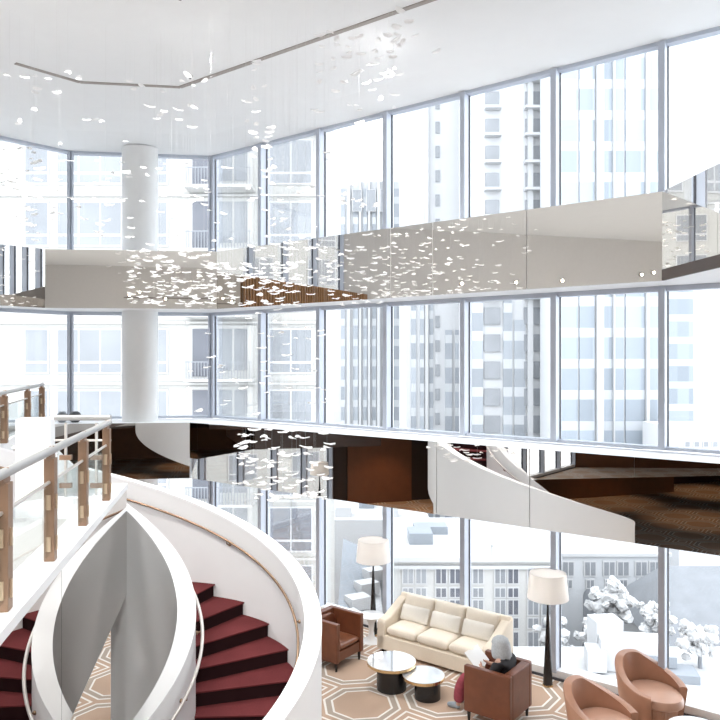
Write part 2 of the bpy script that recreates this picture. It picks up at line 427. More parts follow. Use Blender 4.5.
# walkway along the left windows
W0, W1 = V2(-5.16, 10.0), V2(-6.62, 15.2)
ww = [W0, W1, V2(-7.2, 15.0), B2LE+V2(.3, -.3), V2(XL+.05, 9.9)]
m = MB(); m.prism(ww, 3.5, 3.72); structure(m.build('floor_walkway', 'palefloor'))
m = MB(); m.prism([W0+V2(-.06, 0), W1+V2(-.06, -.02), V2(-7.2, 14.95), B2LE+V2(.35, -.35), V2(XL+.06, 9.9)], 3.38, 3.5); structure(m.build('ceiling_below_walkway', 'walkside'))
m = MB(); m.prism([V2(-7.9, 10.0), V2(-8.2, 13.75), B2LE+V2(.5, -.5), V2(XL+.06, 10.0)], 2.62, 3.38); structure(m.build('wall_added_bulkhead', 'walkside'))  # added dark mass that keeps the lower mirror's reflection dark
m = MB(); m.seg(W0, W1, .16, 3.72, 3.93, .1); structure(m.build('trim_7', 'ledge'))

# balustrade builder
def balustrade(root, pts_posts, zk, ztop, zg, post='post', pw=.075, pd=.10, rail_ext=(.0, .0), glass=True, thin=False, slope=0.):
    d = (pts_posts[-1]-pts_posts[0]).normalized(); an = atan2(d.y, d.x); l = V2(-d.y, d.x)
    for p in pts_posts:
        m = MB()
        h = ztop-.085-zk
        if thin:
            m.box((p.x, p.y, zk+h/2), (.022, .03, h), rz=an)
        else:
            m.box((p.x, p.y, zk+h/2), (pd, pw, h), rz=an, bevel=.006)
            m.box((p.x, p.y, zk+h+.02), (pd*1.2, pw*.45, .09), rz=an, ry=-.45)
        po = m.build('post', 'railpale' if thin else post, root)
        for zz in (zk+.13, zk+.44):
            m = MB()
            if thin: m.box((p.x, p.y, zz), (.13, .05, .055), rz=an, bevel=.006)
            else: m.box((p.x-l.x*(pw/2+.004), p.y-l.y*(pw/2+.004), zz), (.026, .014, .11), rz=an, bevel=.003); m.box((p.x-d.x*(pd/2+.004), p.y-d.y*(pd/2+.004), zz), (.014, .03, .11), rz=an, bevel=.003)
            m.build('clamp', 'post' if thin else 'clamp', po)
    a = pts_posts[0]-d*rail_ext[0]; b = pts_posts[-1]+d*rail_ext[1]
    m = MB(); m.tube([(a.x, a.y, ztop-.03), (b.x, b.y, ztop-.03)], .031, 12); m.build('top_rail', 'railwhite', root, smooth=True)
    m = MB(); m.tube([(a.x, a.y, zg+.01), (b.x, b.y, zg+.01)], .013, 8); m.build('glazing_rail', 'railpale', root, smooth=True)
    qs = [a]+list(pts_posts[1:-1])+[b] if len(pts_posts) > 2 else [a, b]
    for p, q_ in zip(qs, qs[1:]):
        m = MB(); m.seg(p+d*.03, q_-d*.03, .012, zk+.05, zg); m.build('glass_panel', 'railglass', root)
zt = ZK+.85
rt = empty('railing', (0, 0, 0), 0, 'glass balcony railing with brown posts and pale handrail above the mirrored edge', 'railing')
balustrade(rt, [rp(y, .115-.008*y) for y in (2.1, 3.2, 4.32, 5.4, 6.545, 7.71)], ZK, zt, ZK+.58, rail_ext=(.4, .16))
rt = empty('railing', (0, 0, 0), 0, 'short railing with thin steel posts closing the far end of the balcony', 'railing')
m = MB(); m.seg(V2(-2.72, 7.98), V2(-3.5, 7.98), .12, ZF, ZK-.02); m.build('curb', 'ledge', rt)
balustrade(rt, [V2(-2.92, 7.98), V2(-3.26, 7.98)], ZK-.02, zt+.04, ZK+.6, thin=True, rail_ext=(.16, .12))
rt = empty('railing', (0, 0, 0), 0, 'distant glass railing with brown posts on the walkway at the left picture edge', 'railing')
dw = (W1-W0).normalized()
balustrade(rt, [W0+dw*t for t in (.2, 1.06, 3.12, 4.78)], 3.93, 4.73, 4.5, rail_ext=(.15, .15), pw=.1, pd=.12)
# round pots on the sill
for i, (px, mt, r, lab) in enumerate(((62, 'greyball', .115, 'small grey round pot on the white sill left of the dark one'), (75, 'dark', .13, 'small dark round pot on the white sill below the window post'))):
    y = 15.95; m = MB()
    m.lathe([(r*.5, 0), (r*.85, .04), (r, .12), (r*.95, .18), (r*.6, .235), (r*.5, .24)], ((px-360)/720*y, y, 3.82), 20)
    tag(m.build('pot', mt, smooth=True), lab, 'pot')

# ------------------------------------------------------------------ curved stair
C0 = V2(-2.83, 8.0); R1, R2, R3, R4 = .78, .98, 2.21, 2.40
PA, PB, HS = 3.035, .755, 1.05
def ztop(a): return H - (PA - PB*a)
def znos(a): return ztop(a) - HS
NST = 20; RIS = ZF/NST; A0 = (HS+PA-H)/PB; DA = RIS/PB
def pc(r, a, z): return (C0.x+r*cos(a), C0.y+r*sin(a), z)
st = empty('curved_staircase', (0, 0, 0), 0, 'white curved staircase with maroon carpeted steps winding down beside the balcony', 'staircase')
def wall(name, ra, rb, a0, a1, full_to, label=None):
    n = 110; rows = []
    for i in range(n+1):
        a = a0+(a1-a0)*i/n; zt_ = ztop(a)-.03
        zb = .0 if a < full_to else znos(a)-.5
        rows.append([pc(ra, a, zb), pc(rb, a, zb), pc(rb, a, zt_), pc(ra, a, zt_)])
    # doubled ring where the full-height part stops
    out = []
    for i, r in enumerate(rows):
        if i and rows[i-1][0][2] == 0 and r[0][2] > 0:
            a = a0+(a1-a0)*i/n; out.append([pc(ra, a, 0), pc(rb, a, 0), r[2], r[3]])
        out.append(r)
    m = MB(); m.quadstrip(out); o = m.build(name, 'parapet', st, smooth=True)
    cap = []
    for i in range(n+1):
        a = a0+(a1-a0)*i/n; z = ztop(a)
        cap.append([pc(ra-.004, a, z-.03), pc(rb+.004, a, z-.03), pc(rb+.004, a, z), pc(ra-.004, a, z)])
    m = MB(); m.quadstrip(cap); m.build('coping', 'ledge', o, smooth=True)
    return o
wall('outer_parapet', R3, R4, radians(-72), radians(178), radians(92))
wall('inner_parapet', R1, R2, A0-.03, radians(164), radians(103))
m = MB(); m.box((-3.68, 8.17, 3.77), (.36, .34, 1.54), rz=.25, bevel=.01); m.build('newel_pier', 'parapet', st)
for k in range(1, NST):
    a = A0+(k-.3)*DA; b = a+DA+.03; z = k*RIS
    n = 5
    ring_ = [pc(R2, a+(b-a)*i/n, 0) for i in range(n+1)]+[pc(R3, b+(a-b)*i/n, 0) for i in range(n+1)]
    m = MB(); m.prism([(p[0], p[1]) for p in ring_], z-.016, z); m.build('tread', 'stairred', st)
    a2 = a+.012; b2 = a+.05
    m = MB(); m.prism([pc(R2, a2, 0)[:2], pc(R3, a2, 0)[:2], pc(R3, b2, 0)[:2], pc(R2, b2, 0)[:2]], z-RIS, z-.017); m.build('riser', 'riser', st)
# soffit
rows = []
for i in range(101):
    a = A0+.25+(radians(176)-A0-.25)*i/100; z = max(.02, znos(a)-.47)
    rows.append([pc(R2-.02, a, z), pc(R3+.02, a, z), pc(R3+.02, a, z+.06), pc(R2-.02, a, z+.06)])
m = MB(); m.quadstrip(rows); m.build('soffit', 'parapet', st, smooth=True)
for (nm, r, sg, rr, mt, a1) in (('outer_handrail', R3-.075, 1, .016, 'bronze', 175), ('inner_handrail', R2+.075, -1, .019, 'railpale', 175)):
    m = MB(); m.tube([pc(r, A0+.02+(radians(a1)-A0)*i/120, ztop(A0+.02+(radians(a1)-A0)*i/120)-.26) for i in range(121)], rr, 10)
    hr = m.build(nm, mt, st, smooth=True)
    for ad in (-62, -20, 17, 62, 104, 146):
        a = radians(ad); z = ztop(a)-.26
        m = MB(); m.tube([pc(r, a, z-.012), pc(r, a, z-.05), pc(r+sg*.05, a, z-.07), pc(r+sg*.076, a, z-.07)], .009, 8)
        m.ball(pc(r+sg*.066, a, z-.07), .024, sub=2); m.build('bracket', 'bronze', hr, smooth=True)

# ------------------------------------------------------------------ furniture
# sofa: local x along the back to the right, y towards the window
SP = V2(.30, 12.87); SL, SD = 2.25, .84
so = empty('sofa', (SP.x, SP.y, 0), atan2(U.y, U.x), 'cream three-seat sofa with its back to the tall windows', 'sofa')
def soft(bm_box, lev=2):
    s_ = bm_box.modifiers.new('sub', 'SUBSURF'); s_.levels = lev; s_.render_levels = lev
    for p in bm_box.data.polygons: p.use_smooth = True
def cushion(name, c, d, mat, parent, rx=0., rz=0., puff=.25, ry=0.):
    m = MB()
    r = bmesh.ops.create_grid(m.bm, x_segments=6, y_segments=6, size=.5)
    bmesh.ops.delete(m.bm, geom=m.bm.verts[:], context='VERTS')
    # rounded pillow: two bulging faces joined at a seam
    n = 9; g = {}
    for s_ in (1, -1):
        for i in range(n):
            for j in range(n):
                x = i/(n-1)-.5; y = j/(n-1)-.5
                ed = i in (0, n-1) or j in (0, n-1)
                b = (1-(2*x)**4)*(1-(2*y)**4)
                z = s_*(.5-.5*puff+.5*puff*b) if not ed else s_*(.5-.5*puff)*.72
                k = .985 if not ed else 1.
                g[(s_, i, j)] = m.bm.verts.new((x*d[0]*k, y*d[1]*k, z*d[2]))
    for s_ in (1, -1):
        for i in range(n-1):
            for j in range(n-1): m.bm.faces.new((g[(s_, i, j)], g[(s_, i+1, j)], g[(s_, i+1, j+1)], g[(s_, i, j+1)]))
    for i in range(n-1):
        for (a, b) in (((i, 0), (i+1, 0)), ((i, n-1), (i+1, n-1)), ((0, i), (0, i+1)), ((n-1, i), (n-1, i+1))):
            m.bm.faces.new((g[(1,)+a], g[(1,)+b], g[(-1,)+b], g[(-1,)+a]))
    bmesh.ops.transform(m.bm, matrix=Matrix.Translation(c) @ Matrix.Rotation(rz, 4, 'Z') @ Matrix.Rotation(rx, 4, 'X') @ Matrix.Rotation(ry, 4, 'Y'), verts=m.bm.verts)
    o = m.build(name, mat, parent, smooth=True)
    s_ = o.modifiers.new('sub', 'SUBSURF'); s_.levels = 1; s_.render_levels = 2
    return o
m = MB(); m.box((SL/2, SD/2, .185), (SL, SD, .25), bevel=.02); m.build('base', 'sofa', so)
m = MB()
prof = [(SD-.22, .30), (SD-.02, .30), (SD+.0, .86), (SD-.09, .87), (SD-.13, .80)]
m.quadstrip([[(x, y, z) for y, z in prof] for x in (0.02, SL-.02)]); m.build('backrest', 'sofa', so, bevel=.02)
for x in (0, SL-.17):
    m = MB(); pr = [(.0, .06), (SD, .06), (SD, .84), (SD-.16, .80), (.22, .60), (.05, .57), (.0, .53)]
    m.quadstrip([[(x+dx, y, z) for y, z in pr] for dx in (0, .17)]); m.build('arm', 'sofa', so, bevel=.025)
cw = (SL-.36)/3
for i in range(3):
    cx = .18+cw*(i+.5)
    cushion('seat_cushion', (cx, .325, .40), (cw-.012, .62, .20), 'sofaseat', so, puff=.16)
    cushion('back_cushion', (cx, .625, .66), (cw-.015, .50, .22), 'sofaseat', so, rx=radians(72), puff=.3)
for x in (.1, SL-.1):
    for y in (.08, SD-.08):
        m = MB(); m.box((x, y, .032), (.06, .06, .064)); m.build('leg', 'black', so)
labs = ('left ivory lumbar pillow on the cream sofa', 'middle ivory lumbar pillow on the cream sofa', 'right ivory lumbar pillow on the cream sofa, nearest the reader')
for i in range(3):
    l = V2(.18+cw*(i+.5), .49)
    w = SP + U*l.x + N*l.y
    o = cushion('pillow', (0, 0, 0), (cw-.05, .28, .14), 'pillow', None, rx=radians(66), puff=.6)
    o.location = (w.x, w.y, .625); o.rotation_euler = (0, 0, atan2(U.y, U.x)); tag(o, labs[i], 'pillow', 'lumbar pillows on the sofa')

# square brown armchairs: local x forward, y left
AN = atan2(U.y, U.x)
def armchair(c, rz, label):
    r = empty('armchair', (c.x, c.y, 0), rz, label, 'armchair', 'square brown leather armchairs')
    W_, D_ = .74, .72
    for s_ in (1, -1):
        m = MB(); m.box((0, s_*(W_/2-.045), .475), (D_, .09, .65), bevel=.018); m.build('arm', 'leather', r)
    m = MB(); m.box((-D_/2+.06, 0, .477), (.12, W_-.185, .646), bevel=.018); m.build('backrest', 'leather', r)
    m = MB(); m.box((.03, 0, .24), (D_-.1, W_-.186, .16), bevel=.01); m.build('seat_base', 'leather', r)
    cushion('seat_cushion', (.06, 0, .385), (D_-.14, W_-.19, .15), 'leatherseat', r, puff=.35)
    cushion('back_cushion', (-.215, 0, .60), (.10, W_-.21, .32), 'leather', r, puff=.3)
    for sx in (1, -1):
        for sy in (1, -1):
            m = MB(); m.lathe([(.018, 0), (.03, .16)], (sx*(D_/2-.055), sy*(W_/2-.055), 0), 10); m.build('leg', 'black', r)
    return r
A = V2(-.382, 11.96); B = V2(.009, 12.52)
ca = (A+B)/2 + N*.0 - U*.33
armchair(ca, AN, 'brown leather armchair left of the coffee tables, empty seat')
K = V2(2.07, 9.95)
cb = K + N*.37 - U*.36
armchair(cb, AN+pi, 'brown leather armchair with its back to the floor lamp, the grey-haired reader in it')

# nesting round coffee tables
def coffee(c, r, h, rb, off, label):
    e_ = empty('coffee_table', (c.x, c.y, 0), 0, label, 'coffee table', 'round nesting coffee tables')
    m = MB(); m.lathe([(rb, 0), (rb, h-.05)], (off[0], off[1], 0), 40); m.build('base', 'black', e_, smooth=True)
    m = MB(); m.lathe([(r-.02, h-.05), (r, h-.045), (r, h-.004), (r-.004, h-.004)], n=56); m.build('rim', 'gold', e_, smooth=True)
    m = MB(); m.lathe([(r-.006, h-.012), (r-.006, h)], n=56); m.build('tabletop', 'tabletop', e_, smooth=True)
coffee(V2(.50, 11.45), .392, .42, .235, (.0, -.04), 'larger round coffee table with glossy white top, gold rim and black drum base')
coffee(V2(.98, 11.12), .33, .345, .2, (.06, -.02), 'smaller, lower round coffee table tucked against the larger one')
t3 = empty('coffee_table', (4.36, 9.30, 0), 0, 'round white table in front of the tan tub chairs, cut off by the picture corner', 'coffee table')
m = MB(); m.lathe([(.2, 0), (.2, .37)], n=36); m.build('base', 'black', t3, smooth=True)
m = MB(); m.lathe([(.36, .37), (.38, .375), (.38, .416), (.376, .416)], n=48); m.build('rim', 'gold', t3, smooth=True)
m = MB(); m.lathe([(.374, .408), (.374, .42)], n=48); m.build('tabletop', 'tabletop', t3, smooth=True)
# white pedestal side table
w = SP - U*.34 + N*.30
t4 = empty('side_table', (w.x, w.y, 0), 0, 'glossy white pedestal side table between the sofa and the brown armchair', 'side table')
m = MB(); m.lathe([(.2, 0), (.2, .012), (.13, .03), (.06, .09), (.045, .2), (.06, .34), (.11, .43), (.14, .455)], n=40); m.build('pedestal', 'tulip', t4, smooth=True)
m = MB(); m.lathe([(.20, .455), (.235, .47), (.24, .485), (.232, .492)], n=48); m.build('tabletop', 'tulip', t4, smooth=True)

# floor lamps
def lamp(c, label, rs):
    e_ = empty('floor_lamp', (c.x, c.y, 0), 0, label, 'floor lamp', 'black-stemmed floor lamps')
    m = MB(); m.lathe([(.085, 0), (.085, .02), (.08, .03)], n=28); m.build('base', 'gold', e_, smooth=True)
    m = MB(); m.lathe([(.075, .03), (.012, 1.36), (.010, 1.48)], n=20); m.build('stem', 'black', e_, smooth=True)
    m = MB()
    a, b = rs, rs*.88
    m.lathe([(a, 1.40), (b, 1.80), (b-.006, 1.80), (a-.006, 1.40), (a, 1.40)], n=48, caps=False); sh = m.build('lamp_shade', 'shade', e_, smooth=True)
    m = MB(); m.lathe([(b-.008, 1.785), (b-.008, 1.789)], n=40); m.build('diffuser', 'shade', sh)
    m = MB(); m.ball((0, 0, 1.58), .04, sub=2); m.build('bulb', 'bulb', e_, smooth=True)
M['bulb'] = emit('lamp_bulb', (1., .96, .9), 9.)
lamp(V2(3.00, 11.50), 'floor lamp with white drum shade right of the sofa, by the window', .325)
lamp(V2(-10.7, 11.2), 'floor lamp with white drum shade under the walkway, seen mirrored in the lower band', .325)
lamp(V2(.25, 13.62), 'floor lamp with white drum shade behind the left end of the sofa', .325)

# tan tub chairs
def tub(c, rz, label):
    r = empty('tub_chair', (c.x, c.y, 0), rz, label, 'tub chair', 'tan leather tub chairs')
    ro, t_ = .465, .09
    # shell sweeping from arm front round the back to the other arm front
    pts = []
    n = 48
    for i in range(n+1):
        s_ = i/n; a = radians(52)+s_*radians(256)
        x, y = ro*cos(a)*1.0, ro*sin(a)*1.0
        k = 1-abs(2*s_-1)
        h = .50+.33*(1-(1-min(1, k*1.05))**1.6)**1.0 * (0.15+.85*min(1, k*1.25))
        lean = .055*min(1, k*1.6)*max(0, -cos(a))
        pts.append((a, h, lean))
    rows = []
    for a, h, ln in pts:
        d_ = V2(cos(a), sin(a)); o = d_*ro; i_ = d_*(ro-t_)
        mid = d_*(ro-t_/2); e2 = d_*(.0)
        rows.append([(o.x*.9, o.y*.9, .07), (o.x*1.0, o.y*1.0, .34), (o.x-ln+d_.x*.02, o.y+d_.y*.02, h-.025), (o.x-ln+d_.x*.008, o.y+d_.y*.008, h-.006), (mid.x-ln, mid.y, h),
                     (i_.x-ln-d_.x*.004, i_.y-d_.y*.004, h-.012), (i_.x-ln*.8, i_.y, h-.05), (i_.x*1.0, i_.y*1.0, .36), (i_.x*.92, i_.y*.92, .08)])
    m = MB(); m.quadstrip(rows); m.build('shell', 'tan', r, smooth=True)
    n = 36
    def disc(rr, z, front): 
        return [(min(front, rr*cos(2*pi*k/n)*1.0+.0), rr*sin(2*pi*k/n), z) for k in range(n)]
    ri = ro-t_-.008
    m = MB(); m.quadstrip([disc(ri*.9, .07, .32), disc(ri*.98, .28, .32), disc(ri*.98, .30, .32)]); m.build('seat_base', 'tan', r)
    # seat cushion a little proud at the front
    def seat(rr, z): return [((rr*cos(t) if cos(t) < .35 else rr*.35+(rr+.09-rr*.35)*((cos(t)-.35)/.65)), rr*sin(t)*(1.0), z) for t in [2*pi*k/n for k in range(n)]]
    m = MB(); m.quadstrip([seat(ri-.02, .302), seat(ri, .32), seat(ri, .39), seat(ri-.02, .425), seat(ri-.09, .437)]); m.build('seat_cushion', 'tanseat', r, smooth=True)
    m = MB(); m.lathe([(.27, 0), (.27, .07)], n=32); m.build('base', 'black', r)
    return r
tub(V2(4.23, 10.42), radians(-62), 'tan leather tub chair close to the window, right of its pair')
tub(V2(3.24, 9.56), radians(-46), 'tan leather tub chair nearer the camera, cut by the bottom edge')

# ------------------------------------------------------------------ seated reader
pr = empty('person', (cb.x, cb.y, 0), AN+pi, 'seated person with grey bobbed hair, black top and crimson trousers reading in the brown armchair', 'person')
def skin(name, verts, edges, radii, mat, parent, root=0, lev=2):
    me = bpy.data.meshes.new(name); me.from_pydata(verts, edges, []); me.update()
    o = bpy.data.objects.new(name, me); COL.objects.link(o); o.parent = parent; me.materials.append(M[mat])
    sk = o.modifiers.new('skin', 'SKIN'); sk.use_smooth_shade = True
    for i, v in enumerate(me.skin_vertices[0].data):
        rr = radii[i]; v.radius = rr if isinstance(rr, tuple) else (rr, rr); v.use_root = (i == root)
    s_ = o.modifiers.new('sub', 'SUBSURF'); s_.levels = lev; s_.render_levels = lev
    return o
PX = -.02
V_ = [(PX-.05, 0, .51), (PX-.10, 0, .64), (PX-.10, 0, .78), (PX-.06, 0, .89), (PX-.035, 0, .95), (PX-.01, 0, 1.01), (PX+.012, 0, 1.075)]
E_ = [(i, i+1) for i in range(6)]; R_ = [(.14, .115), (.135, .11), (.15, .12), (.125, .10), (.05, .05), (.075, .07), (.07, .078)]
def add(par, p, r): V_.append(p); R_.append(r); E_.append((par, len(V_)-1)); return len(V_)-1
for s_ in (1, -1):
    sh = add(3, (PX-.07, s_*.165, .875), .06); el = add(sh, (PX+.02, s_*.225, .665), .047)
    wr = add(el, (PX+.205, s_*.125, .70), .028); pm = add(wr, (PX+.265, s_*.09, .725), (.032, .018))
    for f_, (dy, L_) in enumerate(((.024, .055), (.009, .065), (-.006, .062), (-.022, .05))):
        k1 = add(pm, (PX+.265+.03, s_*(.085+dy), .745), .0095); add(k1, (PX+.265+.03+L_*.45, s_*(.07+dy*.8), .735+L_*.3), .008)
    th = add(pm, (PX+.262, s_*.055, .745), .011); add(th, (PX+.285, s_*.045, .77), .009)
    hp = add(0, (PX+.02, s_*.085, .49), .095); kn = add(hp, (PX+.50, s_*(.11), .50), .068)
    if s_ == 1:   # near leg, lower leg reaching forward
        an = add(kn, (PX+.60, .12, .13), .04); he = add(an, (PX+.61, .12, .055), .038); add(he, (PX+.77, .13, .035), (.036, .028))
    else:
        an = add(kn, (PX+.56, -.11, .12), .04); he = add(an, (PX+.57, -.11, .055), .038); add(he, (PX+.72, -.12, .035), (.036, .028))
body = skin('body', V_, E_, R_, 'skin', pr)
# clothing as slightly fuller skins over the same joints
def sub_skin(name, chain_v, chain_e, chain_r, mat): return skin(name, chain_v, chain_e, chain_r, mat, pr)
v = [(PX-.05, 0, .50), (PX-.10, 0, .64), (PX-.10, 0, .78), (PX-.065, 0, .90)]; e2 = [(0, 1), (1, 2), (2, 3)]; r2 = [(.155, .13), (.155, .13), (.18, .14), (.14, .11)]
for s_ in (1, -1):
    b0 = len(v); v += [(PX-.07, s_*.17, .875), (PX+.02, s_*.228, .665), (PX+.175, s_*.14, .695)]; r2 += [.09, .068, .05]; e2 += [(3, b0), (b0, b0+1), (b0+1, b0+2)]
sub_skin('black_top', v, e2, r2, 'blacktop')
v = [(PX-.05, 0, .50)]; e2 = []; r2 = [(.165, .125)]
for s_ in (1, -1):
    b0 = len(v)
    xa = (PX+.605, .12, .10) if s_ == 1 else (PX+.565, -.11, .10)
    v += [(PX+.04, s_*.095, .50), (PX+.28, s_*.105, .515), (PX+.505, s_*.11, .505), ((PX+.5+xa[0])/2+.025, xa[1], .34), xa]; r2 += [.108, .1, .096, .094, .088]
    e2 += [(0, b0)]+[(b0+i, b0+i+1) for i in range(4)]
sub_skin('trousers', v, e2, r2, 'trouser')
for s_ in (1, -1):
    x0, y0 = (PX+.61, .12) if s_ == 1 else (PX+.57, -.11)
    skin('shoe', [(x0-.035, y0, .05), (x0+.05, y0, .05), (x0+.13, y0+s_*.008, .042), (x0+.185, y0+s_*.012, .036)], [(0, 1), (1, 2), (2, 3)], [(.044, .048), (.044, .05), (.046, .04), (.036, .028)], 'shoe', pr)
# hair: silver bob round the head
hc = Vector((PX+.0, 0, 1.06))
m = MB(); n = 32; ringz = [(.02, .14), (.065, .13), (.1, .102), (.122, .055), (.13, .0), (.14, -.05), (.15, -.10), (.148, -.145), (.12, -.165)]
rows = []
for r_, z_ in ringz:
    row = []
    for k in range(n):
        t = 2*pi*k/n; fr = max(0, cos(t))
        wob = 1+.04*sin(9*t+z_*40)
        x = r_*cos(t)*wob*(1-.3*fr*(z_ < .04)) ; zz = z_ + (.13*fr**3 if z_ < 0 else 0)
        row.append((hc.x-.02+x*1.08, hc.y+r_*sin(t)*wob, hc.z+zz-(.012*sin(7*t) if z_ < -.1 else 0)))
    rows.append(row)
m.quadstrip(rows); m.build('hair', 'hair', pr, smooth=True)
m = MB(); m.ball((PX+.10, 0, 1.055), .014, 1.3, .8, 1.2); m.build('nose', 'skin', pr, smooth=True)
for s_ in (1, -1):
    m = MB(); m.ball((PX+.083, s_*.032, 1.08), .010); m.build('eye', 'dark', pr, smooth=True)
m = MB(); m.ball((PX+.088, 0, 1.02), .012, .5, 1.6, .4); m.build('mouth', 'trouser', pr, smooth=True)
# open paper in the hands
m = MB()
for s_ in (1, -1):
    pts = [(0, 0, 0), (.02, s_*.11, .02), (.03, s_*.2, .01)]
    for a, b in zip(pts, pts[1:]):
        va = [m.bm.verts.new(p) for p in (a, b, (b[0]+.2, b[1], b[2]+.19), (a[0]+.2, a[1], a[2]+.19))]
        vb = [m.bm.verts.new((p.co.x-.003, p.co.y, p.co.z+.004)) for p in va]
        m.bm.faces.new(va); m.bm.faces.new(vb[::-1])
        for i in range(4): m.bm.faces.new((va[i], vb[i], vb[(i+1) % 4], va[(i+1) % 4]))
pp = m.build('newspaper', 'paper')
F_ = -U; Lf = -N
pw = cb + F_*(PX+.235)
pp.location = (pw.x, pw.y, .70); pp.rotation_euler = (0, 0, AN+pi)
tag(pp, 'open white paper held by the seated reader', 'newspaper')

# ------------------------------------------------------------------ hanging sculpture of white petals
hang = empty('hanging_sculpture', (-1.4, 10.5, ZC), 0, 'cloud of small white petals hung on fine wires from the ceiling', 'chandelier')
def petal(bm, c, s_, rz, rx, ry):
    n = 8
    mt = Matrix.Translation(c) @ Matrix.Rotation(rz, 4, 'Z') @ Matrix.Rotation(rx, 4, 'X') @ Matrix.Rotation(ry, 4, 'Y')
    top, bot = [], []
    for k in range(n):
        t = 2*pi*k/n; x = cos(t)*s_*(1.0 if k % 2 else .86); y = sin(t)*s_*.5
        z = .12*s_*(abs(cos(t))**2)-.08*s_*abs(sin(t))
        top.append(bm.verts.new(mt @ Vector((x, y, z+.003)))); bot.append(bm.verts.new(mt @ Vector((x, y, z-.003))))
    ct = bm.verts.new(mt @ Vector((0, 0, .003))); cb_ = bm.verts.new(mt @ Vector((0, 0, -.003)))
    for k in range(n):
        j = (k+1) % n
        bm.faces.new((top[k], top[j], ct)); bm.faces.new((bot[j], bot[k], cb_)); bm.faces.new((top[k], bot[k], bot[j], top[j]))
rng = random.Random(5)
cl = []   # (x0,x1,y0,y1,count) as angular windows of the cloud seen from the bridge
for x0, x1, y0, y1, n_ in ((130, 215, 248, 306, 120), (205, 300, 262, 306, 130), (280, 395, 244, 306, 66), (246, 272, 60, 420, 60), (236, 330, 428, 500, 115), (5, 215, 72, 148, 34),
                           (310, 400, 30, 112, 48), (390, 465, 0, 60, 9), (0, 40, 148, 248, 46), (40, 240, 160, 248, 74), (270, 335, 150, 300, 40), (270, 335, 300, 420, 26), (180, 270, 300, 420, 16), (325, 380, 120, 240, 26)):
    for _ in range(n_): cl.append((rng.uniform(x0, x1), rng.uniform(y0, y1)))
pet = []
for px, py in cl:
    a = (px-360)/720; el = (360-py)/720
    ymax = 12.6
    if el > .1: ymax = min(ymax, (ZC-.25-H)/el)
    ymax = min(ymax, (BC-.35)/(N.x*a+N.y)); ymin = min(9.6, ymax-1.0)
    y = rng.uniform(ymin, ymax); p = Vector((a*y, y, H+el*y))
    if py > 425: y = rng.uniform(9.6, 11.); p = Vector((a*y, y, H+el*y))
    if (p.xy-C0).length < R4+.15 and p.z < 4.2: continue
    pet.append((p, rng.uniform(.058, .095)*(1.25 if py > 425 else 1)))
pet.sort(key=lambda t: -t[1]/t[0].y)
hinv = Vector(hang.location)
for i, (p, s_) in enumerate(pet[:100]):
    m = MB(); petal(m.bm, (0, 0, 0), s_, rng.uniform(0, 6.3), rng.uniform(-.22, .22), rng.uniform(-.2, .2))
    o = m.build('petal', 'flake', hang); o.location = p-hinv
m = MB()
for p, s_ in pet[100:]: petal(m.bm, p-hinv, s_, rng.uniform(0, 6.3), rng.uniform(-.22, .22), rng.uniform(-.2, .2))
tag(m.build('petals', 'flake', hang), kind='stuff')
m = MB()
for p, s_ in pet[::5]:
    q_ = p-hinv
    m.tube([q_, (q_.x, q_.y, 0)], .0006, 3)
tag(m.build('wires', 'wire', hang), kind='stuff')

# ------------------------------------------------------------------ spots and pictures seen in the mirrors
def mirror_hit(px, py, xw):
    """point on the left wall that the long mirror band shows in direction px, py"""
    d = Vector(((px-360)/720, 1, (360-py)/720)); p = onplane(px, BC); y0 = p.y
    du = d.x*U.x+d.y*U.y; r = V2(2*du*U.x-d.x, 2*du*U.y-d.y)
    t = (xw-p.x)/r.x
    return Vector((xw, p.y+r.y*t, H+d.z*(y0+t)))
def spot(p, ax, label):
    r = empty('spotlight', p, 0, label, 'spotlight', 'small lit wall spotlights')
    m = MB(); m.tube([(0, 0, 0), Vector(ax)*.12], .06, 14); m.build('housing', 'railpale', r, smooth=True)
    m = MB(); m.tube([Vector(ax)*.12, Vector(ax)*.135], .05, 14); m.build('lens', 'spot', r)
for (px, py) in ((461, 284), (515, 283), (561, 281), (640, 275), (652, 273)):
    spot(mirror_hit(px, py, XL+.02), (1, 0, 0), 'small lit spotlight, a bright dot in the beige right half of the upper band')
for (x, z) in ((-7.9, 8.55), (-7.4, 8.72), (-6.1, 8.38), (-3.7, 8.40)):
    spot(Vector((x, YB+.02, z)), (0, 1, 0), 'small lit spotlight, a bright dot in the upper band near the white column')
m = MB(); m.seg(V2(-8.2, YB+.03), V2(6, YB+.03), .05, 8.40, 8.46); structure(m.build('trim_8', 'slot'))
for (ya, za, lab) in ((-.2, 1.25, 'dark framed picture on the brown lounge wall, left of its pair in the mirror'), (-1.5, 1.25, 'dark framed picture on the brown lounge wall, right of its pair in the mirror')):
    r = empty('picture', (-10.895, ya, 1.18), 0, lab, 'picture', 'dark pictures on the brown wall')
    m = MB(); m.box((.01, 0, 0), (.03, .82, 1.0)); m.build('frame', 'darkwood', r)
    m = MB(); m.box((.03, 0, 0), (.012, .74, .92)); m.build('canvas', 'art', r)

# ------------------------------------------------------------------ the city outside
def ex(px, y): return (px-360)/720*y
def ez(py, y): return H+(360-py)/720*y
m = MB(); m.prism([(-140, 19), (160, 19), (160, 260), (-140, 260)], -26.5, -26); structure(m.build('ground_street', 'street'))
def bld(label, y, px0, px1, ztop_, depth, mat, cat='building', rz=0., zb=-26):
    r = empty('building', (ex((px0+px1)/2, y), y, zb), rz, label, cat)
    w = ex(px1, y)-ex(px0, y)
    m = MB(); m.box((0, depth/2, (ztop_-zb)/2), (w, depth, ztop_-zb)); m.build('wall', mat, r)
    return r, w, ztop_-zb
